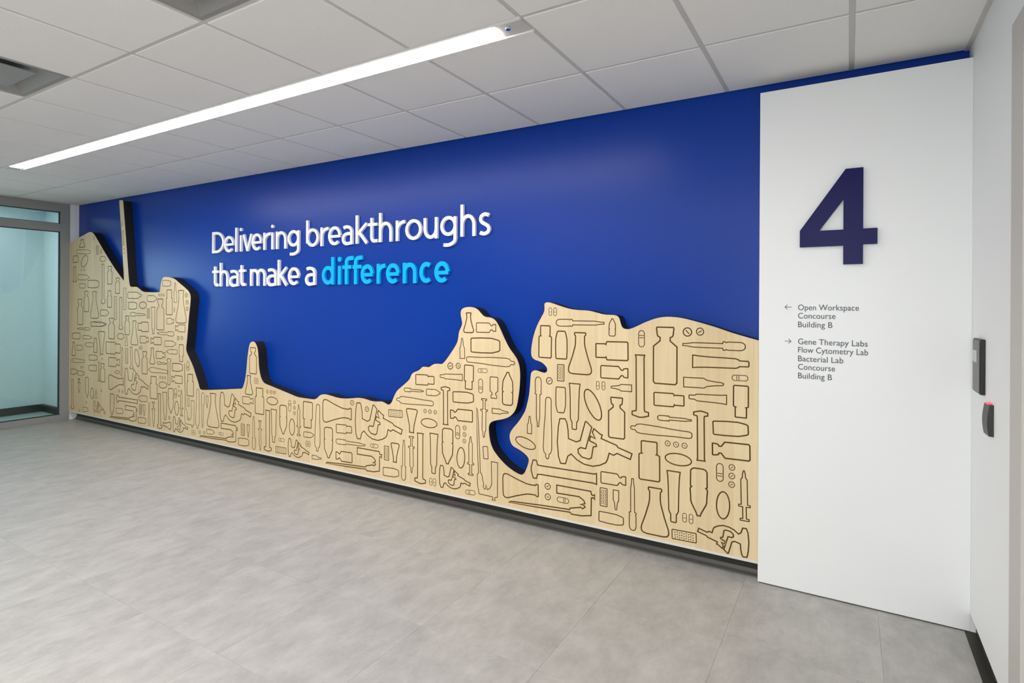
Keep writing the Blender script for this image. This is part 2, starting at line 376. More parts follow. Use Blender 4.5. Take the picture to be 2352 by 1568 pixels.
# silhouettes as (height along the axis, half width) profiles
PR = {
 'V': ('vial', [(0, .85), (.03, 1), (.66, 1), (.76, .43), (.82, .43), (.84, .62), (.87, .68), (.98, .74), (1, .70)]),
 'B': ('pill_bottle', [(0, .88), (.03, 1), (.64, 1), (.665, .92), (.68, .66), (.70, .76), (.985, .76), (1, .70)]),
 'T': ('tumbler', [(0, .84), (.03, .94), (.35, 1), (.72, .98), (.93, .76), (.985, .64), (1, .5)]),
 'F': ('flask', [(0, .6), (.015, .84), (.05, .96), (.10, .99), (.16, .96), (.4, .68), (.66, .43), (.76, .385), (.92, .385), (.95, .48), (.99, .48), (1, .44)]),
 'P': ('dropper', [(0, .30), (.012, .6), (.04, .88), (.08, 1), (.27, 1), (.295, .84), (.315, 1.04), (.342, 1.04), (.35, .58), (.82, .56), (.93, .3), (1, .26)]),
 'A': ('ampoule', [(0, 1), (.52, 1), (.57, .72), (.62, .60), (.80, .38), (.95, .30), (1, .16)]),
 'S': ('syringe', [(0, .72), (.035, .75), (.042, .3), (.275, .3), (.28, .95), (.315, .95), (.322, .52), (.82, .54), (.86, .28), (.94, .22), (1, .08)]),
 'C': ('measuring_cylinder', [(0, .2), (.03, .95), (.085, .95), (.10, .5), (.14, .46), (.96, .46), (1, .54)]),
 'O': ('ointment_tube', [(0, 1), (.03, .98), (.1, .9), (.3, .82), (.77, .74), (.82, .60), (.84, .44), (.985, .42), (1, .32)]),
 'Q': ('squeeze_bottle', [(0, .55), (.02, .82), (.06, .98), (.38, 1), (.40, .84), (.425, 1.0), (.46, 1.04), (.56, .98), (.70, .95), (.76, .84), (.86, .54), (.94, .30), (1, .18)]),
 'L': ('pipette', [(0, .2), (.01, .48), (.04, .66), (.3, .72), (.55, .92), (.83, 1.0), (.90, .82), (.925, .40), (.98, .36), (1, .18)]),
 'U': ('funnel_tube', [(0, .40), (.05, .36), (.3, .42), (.6, .68), (.93, 1), (.98, .9), (1, .68)]),
 'Z': ('thermometer', [(0, .3), (.02, .8), (.06, 1), (.10, .75), (.12, .5), (.99, .5), (1, .42)]),
 'R': ('test_strip', [(0, .9), (.03, 1), (.97, 1), (1, .9)]),
}
FIG = []            # (name, [ (loop, groove width) ... ])
def axis_map(b, x0, y0, x1, y1, w):
    a, c = PX(b, x0, y0), PX(b, x1, y1); s = BL[b][2]
    P0, P1 = onY(*a), onY(*c); mx, my = (a[0]+c[0])/2, (a[1]+c[1])/2; h = w/s/2
    if abs(c[0]-a[0]) > abs(c[1]-a[1]): W = (onY(mx, my-h)-onY(mx, my+h)).length
    else: W = (onY(mx-h, my)-onY(mx+h, my)).length
    ax = P1-P0; pr = Vector((-ax.y, ax.x)).normalized()
    return P0, ax, pr, W
def g_w(size): return max(.0056, min(.008, size*.105))
def fig_profile(b, k, x0, y0, x1, y1, w):
    P0, ax, pr, W = axis_map(b, x0, y0, x1, y1, w)
    name, prof = PR[k]
    p = [P0+ax*t-pr*(h*W/2) for t, h in prof]+[P0+ax*t+pr*(h*W/2) for t, h in reversed(prof)]
    gw = g_w(W*.9)
    loops = [(p, gw)]
    if k == 'R' and W > .04:             # small wells of the strip
        nx, nz = 9, 3
        for i in range(nx):
            for j in range(nz):
                c = P0+ax*(.13+.74*i/(nx-1))+pr*W*(.27*(j-1)+.035*((i % 2)*2-1))
                e = .0038
                loops.append(([c+Vector((dx*e, dy*e)) for dx, dy in ((-1, -.8), (.4, -1), (1, .8), (-.4, 1))], -1))
    FIG.append((name, loops))
def ell(c, ax, pr, ra, rb, n=28):
    return [c+ax*(ra*math.cos(2*math.pi*i/n))+pr*(rb*math.sin(2*math.pi*i/n)) for i in range(n)]
def bar(a, c, wd):
    t = (c-a).normalized(); q = Vector((-t.y, t.x))*wd/2
    return [a-q, c-q, c+q, a+q]
def fig_E(b, x0, y0, x1, y1, w):
    P0, ax, pr, W = axis_map(b, x0, y0, x1, y1, w); L = ax.length
    FIG.append(('petri_dish', [(ell(P0+ax*.5, ax.normalized(), pr, L/2, W/2), g_w(W))]))
def fig_pill(b, x0, y0, x1, y1, w, nb=2):
    P0, ax, pr, W = axis_map(b, x0, y0, x1, y1, w); L = ax.length; u = ax.normalized(); r = min(W/2, L/2.05)
    p = [P0+u*r+(-u*math.cos(t)-pr*math.sin(t))*r for t in [math.pi/2-i*math.pi/10 for i in range(11)]]
    q = [P0+u*(L-r)+(u*math.cos(t)+pr*math.sin(t))*r for t in [math.pi/2-i*math.pi/10 for i in range(11)]]
    gw = min(.0066, max(.0036, r*.27)); ins = r-gw*.5-.0012
    loops = [(p+q, gw)]
    for t in ((.30, .44) if nb == 2 else (.47,)):
        c = P0+ax*t
        if ins > .003: loops.append((bar(c-pr*ins, c+pr*ins, gw*.9), -1))
    FIG.append(('capsule', loops))
def fig_tab(b, x, y, d):
    c = WP(b, x, y); px, py = PX(b, x, y); h = d/BL[b][2]/2
    r = (onY(px, py-h)-onY(px, py+h)).length/2
    gw = min(.0066, max(.004, r*.24)); loops = [(ell(c, Vector((1, 0)), Vector((0, 1)), r-gw/2, r-gw/2, 20), gw)]
    a = random.choice((.6, .75, 2.3, 2.5, .1, 1.5)); u = Vector((math.cos(a), math.sin(a)))*(r-gw-.004)
    if r > .013: loops.append((bar(c-u*.85, c+u*.85, gw*.9), -1))
    FIG.append(('tablet', loops))
MIC = [(820, 122), (885, 122), (908, 165), (925, 260), (931, 375), (1030, 418), (1080, 400), (1145, 160), (1160, 160), (1228, 230), (1150, 505), (1085, 490), (1052, 512), (1056, 560), (1105, 612), (1190, 638), (1224, 622), (1236, 545), (1247, 482), (1290, 474), (1284, 446), (1198, 402), (1214, 345), (1272, 376), (1236, 295), (1256, 250), (1332, 316), (1362, 330), (1348, 375), (1545, 462), (1562, 490), (1742, 570), (1720, 642), (1552, 566), (1504, 588), (1450, 562), (1430, 640), (1408, 682), (1330, 716), (1240, 729), (1130, 702), (1040, 648), (965, 572), (922, 600), (892, 696), (830, 690), (802, 600), (788, 420), (800, 230)]
PIP = [(775, 975), (1205, 1055), (1215, 1098), (1240, 1108), (1254, 1098), (1254, 1160), (1240, 1136), (1212, 1138), (1208, 1360), (1090, 1364), (960, 1342), (945, 1318), (550, 1258), (172, 1193), (196, 1180), (550, 1226), (936, 1284), (946, 1266), (1080, 1256), (1100, 1274), (1134, 1254), (1120, 1232), (1072, 1220), (1132, 1210), (1115, 1168), (1058, 1122), (775, 1076)]
def norm(pts):
    p = [WP('I', x, y) for x, y in pts]
    x0, x1 = min(q.x for q in p), max(q.x for q in p); z0, z1 = min(q.y for q in p), max(q.y for q in p)
    ctr = Vector(((x0+x1)/2, (z0+z1)/2)); xs_, ys_ = [q[0] for q in pts], [q[1] for q in pts]
    skew = WP('I', (min(xs_)+max(xs_))/2, (min(ys_)+max(ys_))/2)-ctr     # picture box centre against true centre
    return [q-ctr for q in p], x1-x0, z1-z0, skew
MIC, PIP = norm(MIC), norm(PIP)
def fig_poly(name, T, b, x, y, w, rot=0):
    pts, tw, th, skew = T; px, py = PX(b, x, y); h = w/BL[b][2]/2
    W = (onY(px-h, py)-onY(px+h, py)).length
    s = W/(th if rot == 90 else tw); c = onY(px, py)
    if rot == 0: c = c-skew*s
    f = {0: lambda q: q, 90: lambda q: Vector((q.y, -q.x)), 180: lambda q: -q}[rot]
    FIG.append((name, [([c+f(q)*s for q in pts], g_w(W*.25))]))

T = {
'G': [('m', 638, 250, 638, 148, 36), ('m', 700, 252, 700, 148, 36), ('P', 715, 340, 1330, 348, 90), ('Q', 1433, 512, 1437, 290, 82), ('B', 570, 790, 575, 380, 160),
 ('T', 780, 805, 780, 450, 148), ('F', 1018, 1003, 1022, 470, 300), ('B', 1638, 710, 1225, 697, 235), ('V', 1287, 970, 1637, 992, 160), ('R', 773, 1090, 773, 880, 85),
 ('t', 625, 1088, 95), ('m', 1250, 1200, 1250, 1093, 36), ('m', 1322, 1205, 1322, 1098, 36), ('A', 1685, 1185, 1420, 1168, 85), ('P', 483, 1040, 481, 1676, 75),
 ('L', 615, 1300, 599, 2088, 108), ('T', 772, 1170, 772, 1497, 125), ('O', 952, 1125, 947, 1711, 137), ('E', 1100, 1200, 1272, 1592, 158), ('V', 1490, 1826, 1492, 1305, 205)],
'H': [('K', 202, 355, 202, 582, 80), ('V', 527, 1095, 530, 310, 325), ('t', 838, 375, 130), ('t', 1013, 370, 112), ('P', 1640, 580, 775, 548, 112), ('O', 910, 780, 1690, 822, 178),
 ('A', 785, 1068, 1337, 1100, 135), ('K', 1455, 1008, 1677, 1018, 75), ('B', 1580, 1120, 1577, 1560, 205), ('B', 375, 1300, 790, 1330, 182), ('O', 1380, 1315, 860, 1272, 128), ('C', 185, 1555, 182, 695, 238)],
'J': [('P', 505, 180, 990, 222, 72), ('C', 1125, 88, 1130, 800, 212), ('T', 1305, 325, 1810, 360, 205), ('V', 1835, 690, 1295, 630, 232), ('L', 1000, 440, 118, 320, 138), ('B', 385, 1085, 382, 525, 295),
 ('t', 650, 552, 84), ('t', 770, 568, 84), ('t', 892, 584, 84), ('E', 614, 752, 993, 818, 168), ('O', 735, 955, 734, 1686, 185), ('Q', 1098, 915, 1096, 1594, 238), ('K', 1402, 1098, 1402, 842, 95),
 ('t', 1575, 898, 92), ('t', 1573, 1022, 92), ('t', 1571, 1145, 92)],
'K': [('E', 1335, 645, 1345, 285, 172), ('S', 1628, 672, 1617, 5, 158), ('P', 135, 797, 133, 110, 88), ('F', 430, 862, 432, 235, 365), ('m', 827, 690, 827, 570, 50), ('m', 913, 710, 913, 585, 50),
 ('R', 660, 845, 982, 905, 125), ('X', 1335, 904, 668, 180)],
'I': [('A', 427, 310, 428, 88, 55), ('E', 250, 375, 502, 490, 125), ('X', 1265, 425, 954), ('C', 450, 760, 1290, 895, 250), ('F', 85, 972, 540, 1045, 315), ('t', 660, 988, 88), ('t', 662, 1123, 88),
 ('Y', 714, 1170, 1084), ('K', 930, 1182, 782, 1152, 66), ('V', 1345, 870, 1665, 922, 148), ('R', 1380, 1243, 1380, 1012, 88), ('A', 1540, 1040, 1538, 1290, 70), ('T', 1320, 1370, 1635, 1440, 135)],
'E': [('F', 988, 468, 988, 215, 128), ('V', 1088, 402, 1337, 408, 122), ('A', 907, 800, 903, 542, 62), ('T', 1018, 628, 1390, 640, 192), ('L', 960, 810, 1580, 862, 108), ('t', 752, 897, 92), ('t', 853, 895, 78),
 ('O', 908, 1045, 622, 1026, 84), ('B', 993, 888, 988, 1195, 115), ('K', 1108, 955, 1228, 958, 50), ('K', 1142, 1245, 1142, 1065, 52), ('V', 1313, 1040, 1312, 1312, 100), ('Q', 1487, 1400, 1492, 980, 132),
 ('B', 308, 1070, 543, 1083, 130), ('P', 158, 1200, 405, 1222, 46), ('Q', 443, 1232, 622, 1245, 82), ('L', 535, 1382, 62, 1325, 92), ('C', 690, 1165, 692, 1650, 115), ('T', 787, 1293, 1050, 1310, 140),
 ('A', 1290, 1472, 1497, 1497, 62), ('S', 1188, 1318, 1183, 1815, 90)],
'F': [('V', 1210, 235, 880, 200, 172), ('Y', 1425, 797, 320, 90), ('U', 297, 475, 300, 125, 165), ('t', 500, 155, 64), ('t', 572, 163, 64), ('t', 650, 172, 64), ('E', 440, 318, 677, 355, 132),
 ('S', 292, 535, 297, 1080, 90), ('P', 175, 1192, 180, 592, 62), ('C', 425, 1240, 428, 490, 168), ('O', 632, 495, 625, 1090, 120), ('Q', 838, 418, 833, 945, 158), ('K', 987, 572, 987, 370, 63),
 ('t', 1092, 408, 70), ('t', 1090, 508, 70), ('t', 1088, 605, 66), ('E', 1030, 1008, 1042, 702, 117), ('S', 1182, 1115, 1182, 540, 100), ('m', 585, 1265, 585, 1160, 40), ('m', 640, 1278, 640, 1170, 40),
 ('X', 950, 1152, 460), ('K', 1108, 1365, 1250, 1385, 64), ('R', 1412, 870, 1402, 687, 68)],
'D': [('L', 55, 358, 45, 920, 64), ('F', 112, 430, 455, 475, 278), ('t', 465, 338, 66), ('t', 642, 415, 66), ('X', 786, 562, 563), ('B', 275, 645, 457, 663, 102), ('Q', 180, 635, 180, 997, 100),
 ('P', 270, 798, 620, 848, 60), ('K', 683, 850, 775, 862, 44), ('V', 463, 1000, 270, 970, 118), ('Y', 487, 1028, 665), ('R', 877, 1025, 877, 860, 55), ('U', 978, 1050, 980, 825, 98), ('T', 836, 1160, 1022, 1185, 102), ('R', 904, 460, 1067, 475, 82)],
'C': [('V', 790, 512, 790, 200, 84), ('F', 742, 762, 740, 535, 88), ('m', 815, 632, 815, 562, 20), ('m', 842, 635, 842, 565, 20), ('B', 867, 995, 868, 685, 104), ('t', 965, 728, 44), ('t', 1008, 732, 44), ('t', 1047, 737, 44),
 ('E', 957, 830, 1085, 848, 92), ('F', 310, 1155, 310, 750, 142), ('L', 128, 700, 123, 1172, 44), ('P', 188, 740, 184, 1155, 34), ('A', 238, 780, 238, 920, 24), ('X', 582, 912, 375), ('V', 665, 825, 793, 842, 86),
 ('Q', 1152, 892, 1152, 1235, 84), ('K', 1231, 832, 1231, 965, 30), ('t', 1288, 855, 44), ('t', 1288, 920, 44), ('t', 1288, 985, 44), ('S', 1338, 1255, 1338, 885, 50), ('E', 1258, 1250, 1258, 1055, 62),
 ('C', 967, 1440, 965, 952, 90), ('O', 1040, 942, 1038, 1335, 64), ('B', 1448, 852, 1445, 1160, 110), ('Q', 1397, 1240, 1520, 1252, 64), ('m', 1433, 1385, 1433, 1318, 22), ('m', 1465, 1390, 1465, 1322, 22),
 ('K', 1100, 1302, 1168, 1312, 38), ('R', 1064, 1420, 1187, 1440, 72), ('X', 1340, 1405, 250), ('A', 1500, 1510, 1610, 1532, 44), ('R', 668, 1250, 668, 1117, 38), ('A', 733, 1125, 733, 1275, 27), ('T', 615, 1325, 740, 1340, 88),
 ('P', 800, 1420, 798, 1025, 36), ('S', 872, 1075, 878, 1430, 46), ('Y', 380, 1228, 450), ('K', 380, 1230, 432, 1238, 32), ('Q', 232, 1203, 325, 1218, 56), ('t', 150, 1215, 44), ('t', 203, 1222, 44), ('m', 62, 1240, 62, 1185, 18), ('m', 87, 1245, 87, 1190, 18)],
'A': [('F', 2037, 1478, 2037, 1112, 120), ('V', 1803, 1555, 1805, 1208, 80), ('B', 1905, 1385, 1905, 1105, 70), ('A', 1973, 1245, 1972, 1025, 32), ('T', 1828, 1030, 1922, 1033, 66), ('t', 2097, 1165, 52), ('t', 2106, 1245, 52), ('t', 2106, 1318, 48),
 ('m', 1962, 1355, 1962, 1305, 14), ('t', 1790, 1162, 32), ('t', 1816, 1162, 32), ('t', 1843, 1162, 32), ('Q', 1437, 1165, 1593, 1168, 72), ('Q', 1657, 1202, 1765, 1205, 70), ('T', 1447, 1282, 1540, 1283, 80), ('E', 1608, 1315, 1608, 1240, 80),
 ('P', 1463, 1378, 1635, 1385, 42), ('R', 1670, 1425, 1670, 1315, 24), ('Z', 1160, 1260, 1160, 815, 48), ('Z', 1360, 1550, 1360, 1190, 48), ('R', 1405, 1325, 1405, 1085, 30), ('V', 1322, 1145, 1325, 970, 48), ('B', 1232, 1300, 1232, 1115, 46),
 ('F', 1065, 1425, 1062, 1125, 92), ('V', 972, 1350, 972, 1120, 54), ('V', 902, 1495, 900, 1210, 60), ('Q', 1130, 1362, 1225, 1365, 68), ('R', 1097, 705, 1097, 610, 24), ('E', 915, 830, 985, 735, 50), ('T', 852, 795, 852, 722, 60), ('Z', 842, 1015, 842, 845, 44),
 ('Q', 877, 962, 1005, 965, 58), ('m', 918, 892, 918, 870, 12), ('m', 948, 892, 948, 870, 12), ('T', 862, 675, 1015, 678, 46), ('F', 925, 625, 925, 540, 66), ('E', 1122, 757, 1190, 757, 58), ('T', 990, 1038, 1115, 1040, 84), ('T', 892, 1060, 965, 1060, 50),
 ('V', 1235, 1040, 1235, 840, 56), ('O', 1030, 1490, 1190, 1498, 54), ('R', 1389, 600, 1385, 440, 12), ('m', 1372, 390, 1372, 340, 9), ('t', 1397, 645, 16), ('t', 1399, 690, 16), ('m', 1055, 545, 1055, 500, 10), ('R', 1300, 1440, 1300, 1180, 26), ('A', 1140, 690, 1138, 650, 16)],
'B': [('O', 1038, 25, 1040, 325, 42), ('V', 568, 380, 570, 150, 66), ('V', 745, 335, 745, 125, 50), ('F', 825, 450, 828, 180, 78), ('B', 985, 248, 868, 245, 105), ('V', 1192, 182, 1268, 185, 64), ('V', 1397, 265, 1287, 262, 78), ('P', 1272, 327, 1085, 318, 48),
 ('t', 1322, 375, 50), ('t', 1362, 372, 44), ('Q', 1166, 435, 1293, 440, 64), ('Q', 1310, 530, 1187, 525, 50), ('B', 1353, 448, 1353, 638, 48), ('V', 1070, 562, 1172, 565, 80), ('F', 1028, 665, 1028, 485, 56), ('V', 942, 775, 942, 525, 58), ('E', 872, 695, 842, 502, 48),
 ('m', 887, 505, 887, 460, 14), ('m', 906, 505, 906, 460, 14), ('V', 890, 390, 985, 392, 76), ('V', 1130, 408, 1012, 402, 84), ('A', 738, 460, 738, 355, 26), ('E', 635, 352, 710, 355, 66), ('B', 507, 480, 667, 492, 132), ('U', 457, 555, 458, 300, 76), ('Q', 362, 450, 268, 445, 48),
 ('B', 387, 535, 387, 375, 34), ('F', 145, 570, 145, 420, 44), ('T', 175, 480, 242, 482, 58), ('T', 215, 350, 125, 348, 68), ('Q', 245, 362, 350, 368, 38), ('P', 325, 272, 185, 265, 30), ('Q', 330, 215, 510, 215, 50), ('L', 265, 635, 120, 622, 44), ('T', 315, 592, 410, 595, 60),
 ('V', 537, 640, 658, 648, 98), ('L', 1200, 755, 985, 725, 56), ('P', 1085, 652, 1190, 663, 28), ('Z', 1215, 605, 1215, 900, 44), ('T', 1253, 700, 1368, 705, 88), ('V', 1365, 845, 1247, 832, 84), ('K', 1428, 740, 1428, 635, 26), ('t', 1118, 815, 34), ('t', 1145, 817, 34), ('t', 1172, 820, 34),
 ('E', 1100, 898, 1192, 905, 70), ('B', 1043, 1055, 1043, 805, 78), ('t', 1327, 918, 30), ('t', 1327, 968, 30), ('t', 1327, 1020, 30), ('K', 1290, 1045, 1290, 940, 24), ('S', 1357, 1248, 1355, 960, 40), ('E', 1303, 1240, 1303, 1085, 44), ('Q', 1236, 940, 1238, 1215, 56), ('O', 1168, 983, 1173, 1290, 44),
 ('C', 1110, 1390, 1108, 1000, 54), ('S', 1040, 1092, 1043, 1370, 36), ('P', 993, 1360, 992, 1100, 20), ('T', 868, 1295, 958, 1305, 64), ('R', 896, 1230, 896, 1122, 24), ('A', 935, 1125, 937, 1245, 22), ('T', 970, 1060, 878, 1050, 66), ('C', 625, 1052, 860, 1090, 84), ('Y', 707, 1228, 305), ('T', 622, 1190, 700, 1196, 60),
 ('Q', 578, 1002, 573, 1238, 44), ('X', 852, 855, 268), ('F', 538, 870, 702, 862, 172), ('V', 468, 865, 468, 660, 52), ('T', 400, 712, 312, 708, 66), ('E', 605, 755, 662, 757, 33), ('t', 655, 970, 34), ('t', 692, 975, 34), ('X', 1347, 1345, 165), ('F', 1237, 1362, 1150, 1340, 84), ('t', 1220, 1270, 38),
 ('Y', 1442, 1017, 115, 90), ('B', 1455, 1025, 1455, 780, 72), ('R', 1436, 1140, 1436, 1048, 18), ('C', 130, 1170, 130, 840, 34), ('Q', 292, 815, 295, 1040, 36), ('E', 350, 1055, 350, 935, 34), ('S', 203, 830, 203, 985, 30), ('X', 425, 1145, 110), ('T', 245, 1175, 302, 1178, 48), ('t', 285, 1095, 26), ('t', 208, 1185, 28),
 ('m', 490, 1230, 490, 1190, 14), ('V', 115, 750, 185, 752, 60), ('V', 192, 768, 262, 770, 52), ('C', 795, 720, 790, 475, 40), ('R', 740, 655, 740, 490, 28), ('C', 427, 860, 427, 640, 20), ('L', 680, 800, 690, 480, 16), ('t', 465, 608, 26), ('m', 225, 712, 225, 690, 10), ('m', 245, 712, 245, 690, 10), ('t', 230, 690, 0), ('A', 395, 1050, 395, 960, 18), ('t', 455, 965, 26)],
}
for b, l in T.items():
    for e in l:
        k = e[0]
        if k == 'E': fig_E(b, *e[1:])
        elif k == 'K': fig_pill(b, *e[1:])
        elif k == 'm': fig_pill(b, *e[1:], nb=1)
        elif k == 't':
            if e[3] > 0: fig_tab(b, *e[1:])
        elif k == 'X': fig_poly('microscope', MIC, b, *e[1:])
        elif k == 'Y': fig_poly('pipettor', PIP, b, *e[1:])
        else: fig_profile(b, k, *e[1:])
rel = empty('wooden_relief', (-4.4, YW, ZB))
tag(rel, 'pale plywood relief with black edges, its face routed with laboratory shapes, below the slogan', 'wall relief')
GD = .0035                              # groove depth
V, F, grooves = [], [], []
def addloop(p):
    F.append(list(range(len(V), len(V)+len(p)))); V.extend(p)
addloop(outline)
for name, loops in FIG:
    rings = []
    for p, gw in loops:
        p = ccw(clean(p, 8e-4))
        if len(p) < 3: continue
        if gw < 0: addloop(p); rings.append((p, None)); continue
        o, i = offset(p, gw/2), offset(p, -gw/2)
        addloop(o); addloop(i); rings.append((o, i))
    grooves.append((name, rings))
r = delaunay_2d_cdt(V, [], F, 1, 1e-6)
vs2, tris = r[0], r[2]
import numpy as np
pv = np.array([(v.x, v.y) for v in vs2]); tr = np.array([list(t) for t in tris]); cen = pv[tr].mean(1)
def inside(loop, q):                    # which of the points q lie inside the loop
    res = np.zeros(len(q), bool); a = np.array([(p.x, p.y) for p in loop])
    idx = np.nonzero(((q >= a.min(0)) & (q <= a.max(0))).all(1))[0]
    if len(idx) == 0: return res
    x, y = q[idx, 0], q[idx, 1]; ins = np.zeros(len(idx), bool)
    for (x0, y0), (x1, y1) in zip(a, np.roll(a, -1, 0)):
        if y0 == y1: continue
        ins ^= ((y0 > y) != (y1 > y)) & (x < (x1-x0)*(y-y0)/(y1-y0)+x0)
    res[idx] = ins
    return res
cut = ~inside(outline, cen)
for name, rings in grooves:
    for o, i in rings: cut |= inside(o, cen) & ~(inside(i, cen) if i else np.zeros(len(cen), bool))
keep = [tuple(int(k) for k in t) for t in tr[~cut]]
def local(x, y, z): return (x+4.4, y-YW, z-ZB)
mesh_obj('plywood_face', [local(v.x, YW, v.y) for v in vs2], keep, WOOD, rel)
def band(name, lp, y0, y1, m):
    n = len(lp)
    o = mesh_obj(name, [local(p.x, y0, p.y) for p in lp]+[local(p.x, y1, p.y) for p in lp],
                 [((i+1) % n, i, i+n, (i+1) % n+n) for i in range(n)], m, rel)
    return o
band('plywood_edge', outline, YW, YW+.004, WOOD)
band('black_return', outline, YW+.004, D-.0006, BLACK)
for name, rings in grooves:
    v, f = [], []
    for o, i in rings:
        n = len(o); b0 = len(v)
        if i is None:
            v += [local(p.x, YW+GD, p.y) for p in o]+[local(p.x, YW, p.y) for p in o]
            f.append(tuple(range(b0, b0+n)))
            f += [(b0+k, b0+(k+1) % n, b0+n+(k+1) % n, b0+n+k)[::-1] for k in range(n)]
            continue
        v += [local(p.x, YW, p.y) for p in o]+[local(p.x, YW+GD, p.y) for p in o]+[local(p.x, YW+GD, p.y) for p in i]+[local(p.x, YW, p.y) for p in i]
        for k in range(n):
            k2 = (k+1) % n
            for a in range(3): f.append((b0+a*n+k, b0+a*n+k2, b0+(a+1)*n+k2, b0+(a+1)*n+k))
    if v: mesh_obj('engraved_'+name, v, f, BURN, rel)
adopt(box('bottom_trim', XL+.003, XE, YW-.004, YW+.05, ZB-.004, ZB+.009, LIP), rel)

# ---------------------------------------------------------------- slogan: raised letters on the blue wall
def arc(cx, cz, rx, rz, a0, a1, n=22):
    return [Vector((cx+rx*math.cos(math.radians(a0+(a1-a0)*i/n)), cz+rz*math.sin(math.radians(a0+(a1-a0)*i/n)))) for i in range(n+1)]
def P(*l): return [Vector(q) for q in l]
CAP, XH, ASC, DSC = .214, .162, .236, -.062
def glyph(ch, w, s):
    h = s/2; x = XH; cx = w/2; rx = w/2-h; rz = x/2-h
    st = lambda *l: buffer(P(*l), s)
    bf = lambda pl, s2=None: buffer(pl, s, s2)
    if ch == 'D': return [st((h, 0), (h, CAP)), bf(P((h, CAP-h), (w*.28, CAP-h))+arc(w*.36, CAP/2, w*.64-h, CAP/2-h, 86, -86)+P((w*.28, h), (h, h)))]
    if ch == 'e': return [bf(arc(cx, x/2, rx, rz, 2, 312, 34)), buffer(P((h, x*.47), (w-h*.6, x*.47)), s*.85)]
    if ch == 'l': return [st((w/2, 0), (w/2, ASC))]
    if ch == 'i': return [st((w/2, 0), (w/2, x-.004)), arc(w/2, ASC-.022, s*.62, s*.62, 0, 342, 19)]
    if ch == 'v': return [bf(P((h*.8, x), (cx, h*.3))), bf(P((w-h*.8, x), (cx, h*.3))), P((cx-s*.62, 0), (cx+s*.62, 0), (cx+s*.3, s), (cx-s*.3, s))]
    if ch == 'r': return [st((h, 0), (h, x)), bf(arc(w*.98, x*.50, w*.98-h, x*.5-h, 180, 88, 14))]
    if ch in 'nh': return [st((h, 0), (h, x if ch == 'n' else ASC)), bf(arc(cx, x*.52, rx, x*.48-h, 180, 0)+P((w-h, 0)))]
    if ch == 'm':
        q = w/2
        return [st((h, 0), (h, x)), bf(arc(q/2+h*.5, x*.56, q/2-h*.5, x*.44-h, 180, 0)+P((q, 0))), bf(arc(q*1.5-h*.5, x*.56, q/2-h*.5, x*.44-h, 180, 0)+P((w-h, 0)))]
    if ch == 'u': return [st((w-h, 0), (w-h, x)), bf(P((h, x))+arc(cx, x*.48, rx, x*.48-h, 180, 360))]
    if ch == 'o': return [bf(arc(cx, x/2, rx, rz, 88, 272)), bf(arc(cx, x/2, rx, rz, -92, 92))]
    if ch == 'c': return [bf(arc(cx*1.08, x/2, rx*1.08, rz, 52, 308, 30))]
    if ch in 'bd':
        g = [bf(arc(cx, x/2, rx, rz, 88, 272)), bf(arc(cx, x/2, rx, rz, -92, 92)), st((h, x*.3), (h, ASC)), st((h, x*.75), (h, x*.2))]
        if ch == 'd': g = [[Vector((w-q.x, q.y)) for q in p] for p in g]; g[2] = st((w-h, 0), (w-h, ASC))
        return g
    if ch == 'g':
        return [bf(arc(cx, x*.54, rx, x*.46-h, 88, 272)), bf(arc(cx, x*.54, rx, x*.46-h, -92, 92)), bf(P((w-h, x*.96), (w-h, 0))+arc(w*.40, -.012, w*.60-h, -DSC-.012-h+.006, 0, -112, 16))]
    if ch == 'a':
        return [bf(arc(w*.44, x*.66, w*.56-h, x*.34-h, 128, 0, 16)+P((w-h, 0))), bf(P((w-h, x*.56), (w*.55, x*.56))+arc(w*.46, x*.29, w*.46-h, x*.27-h*.2, 90, 270, 20)[1:]+P((w-h, h*.9)))]
    if ch == 'k': return [st((h, 0), (h, ASC)), bf(P((w-h*1.1, x), (h*1.6, x*.48))), bf(P((s*1.6, x*.56), (w-h*.9, 0)))]
    if ch == 't': return [bf(P((w*.38, ASC*.86), (w*.38, x*.36))+arc(w*.38+s*1.1, x*.30, s*1.1, x*.30-h, 180, 275, 10)+P((w*.97, h*1.15))), buffer(P((0, x-h), (w*.95, x-h)), s*.9)]
    if ch == 'f': return [bf(P((w*.36, 0), (w*.36, x))+arc(w*.36+s*1.25, ASC-s*1.45, s*1.25, s*.95, 180, 80, 12)+P((w, ASC-h*.9))), buffer(P((0, x-h), (w*.92, x-h)), s*.9)]
    if ch == 's':
        k = [(.88, .90), (.70, .965), (.45, .975), (.22, .92), (.10, .80), (.12, .67), (.28, .57), (.52, .50), (.76, .42), (.90, .31), (.88, .17), (.72, .07), (.48, .03), (.24, .045), (.06, .11)]
        return [bf(chaikin([Vector((h*.6+(w-s*.6)*a, h*.5+(x-h)*b)) for a, b in k], 2))]
SX = lambda zx: onY(460+zx/3.36, 600, D-.02).x
LT = .020
def word(name, label, letters, base, s, m):
    x0 = SX(letters[0][1]); r = empty(name, (x0, D, base)); tag(r, label, 'wall lettering', 'words of the slogan on the blue wall')
    for ch, a, b in letters:
        xa, xb = SX(a), SX(b)
        ps = [[q+Vector((xa, base)) for q in p] for p in glyph(ch, xb-xa, s)]
        o = union_prism('letter', ps, -LT, -.0006, m, r, (x0, base)); o['label'] = 'letter '+ch
B1, B2 = 1.988, 1.652
word('slogan_word', "white raised word 'Delivering' at the start of the slogan's top line", [('D', 90, 180), ('e', 181, 256), ('l', 262, 286), ('i', 297, 322), ('v', 325, 396), ('e', 395, 471), ('r', 484, 540), ('i', 540, 566), ('n', 581, 660), ('g', 672, 760)], B1, .026, SLOGAN_W)
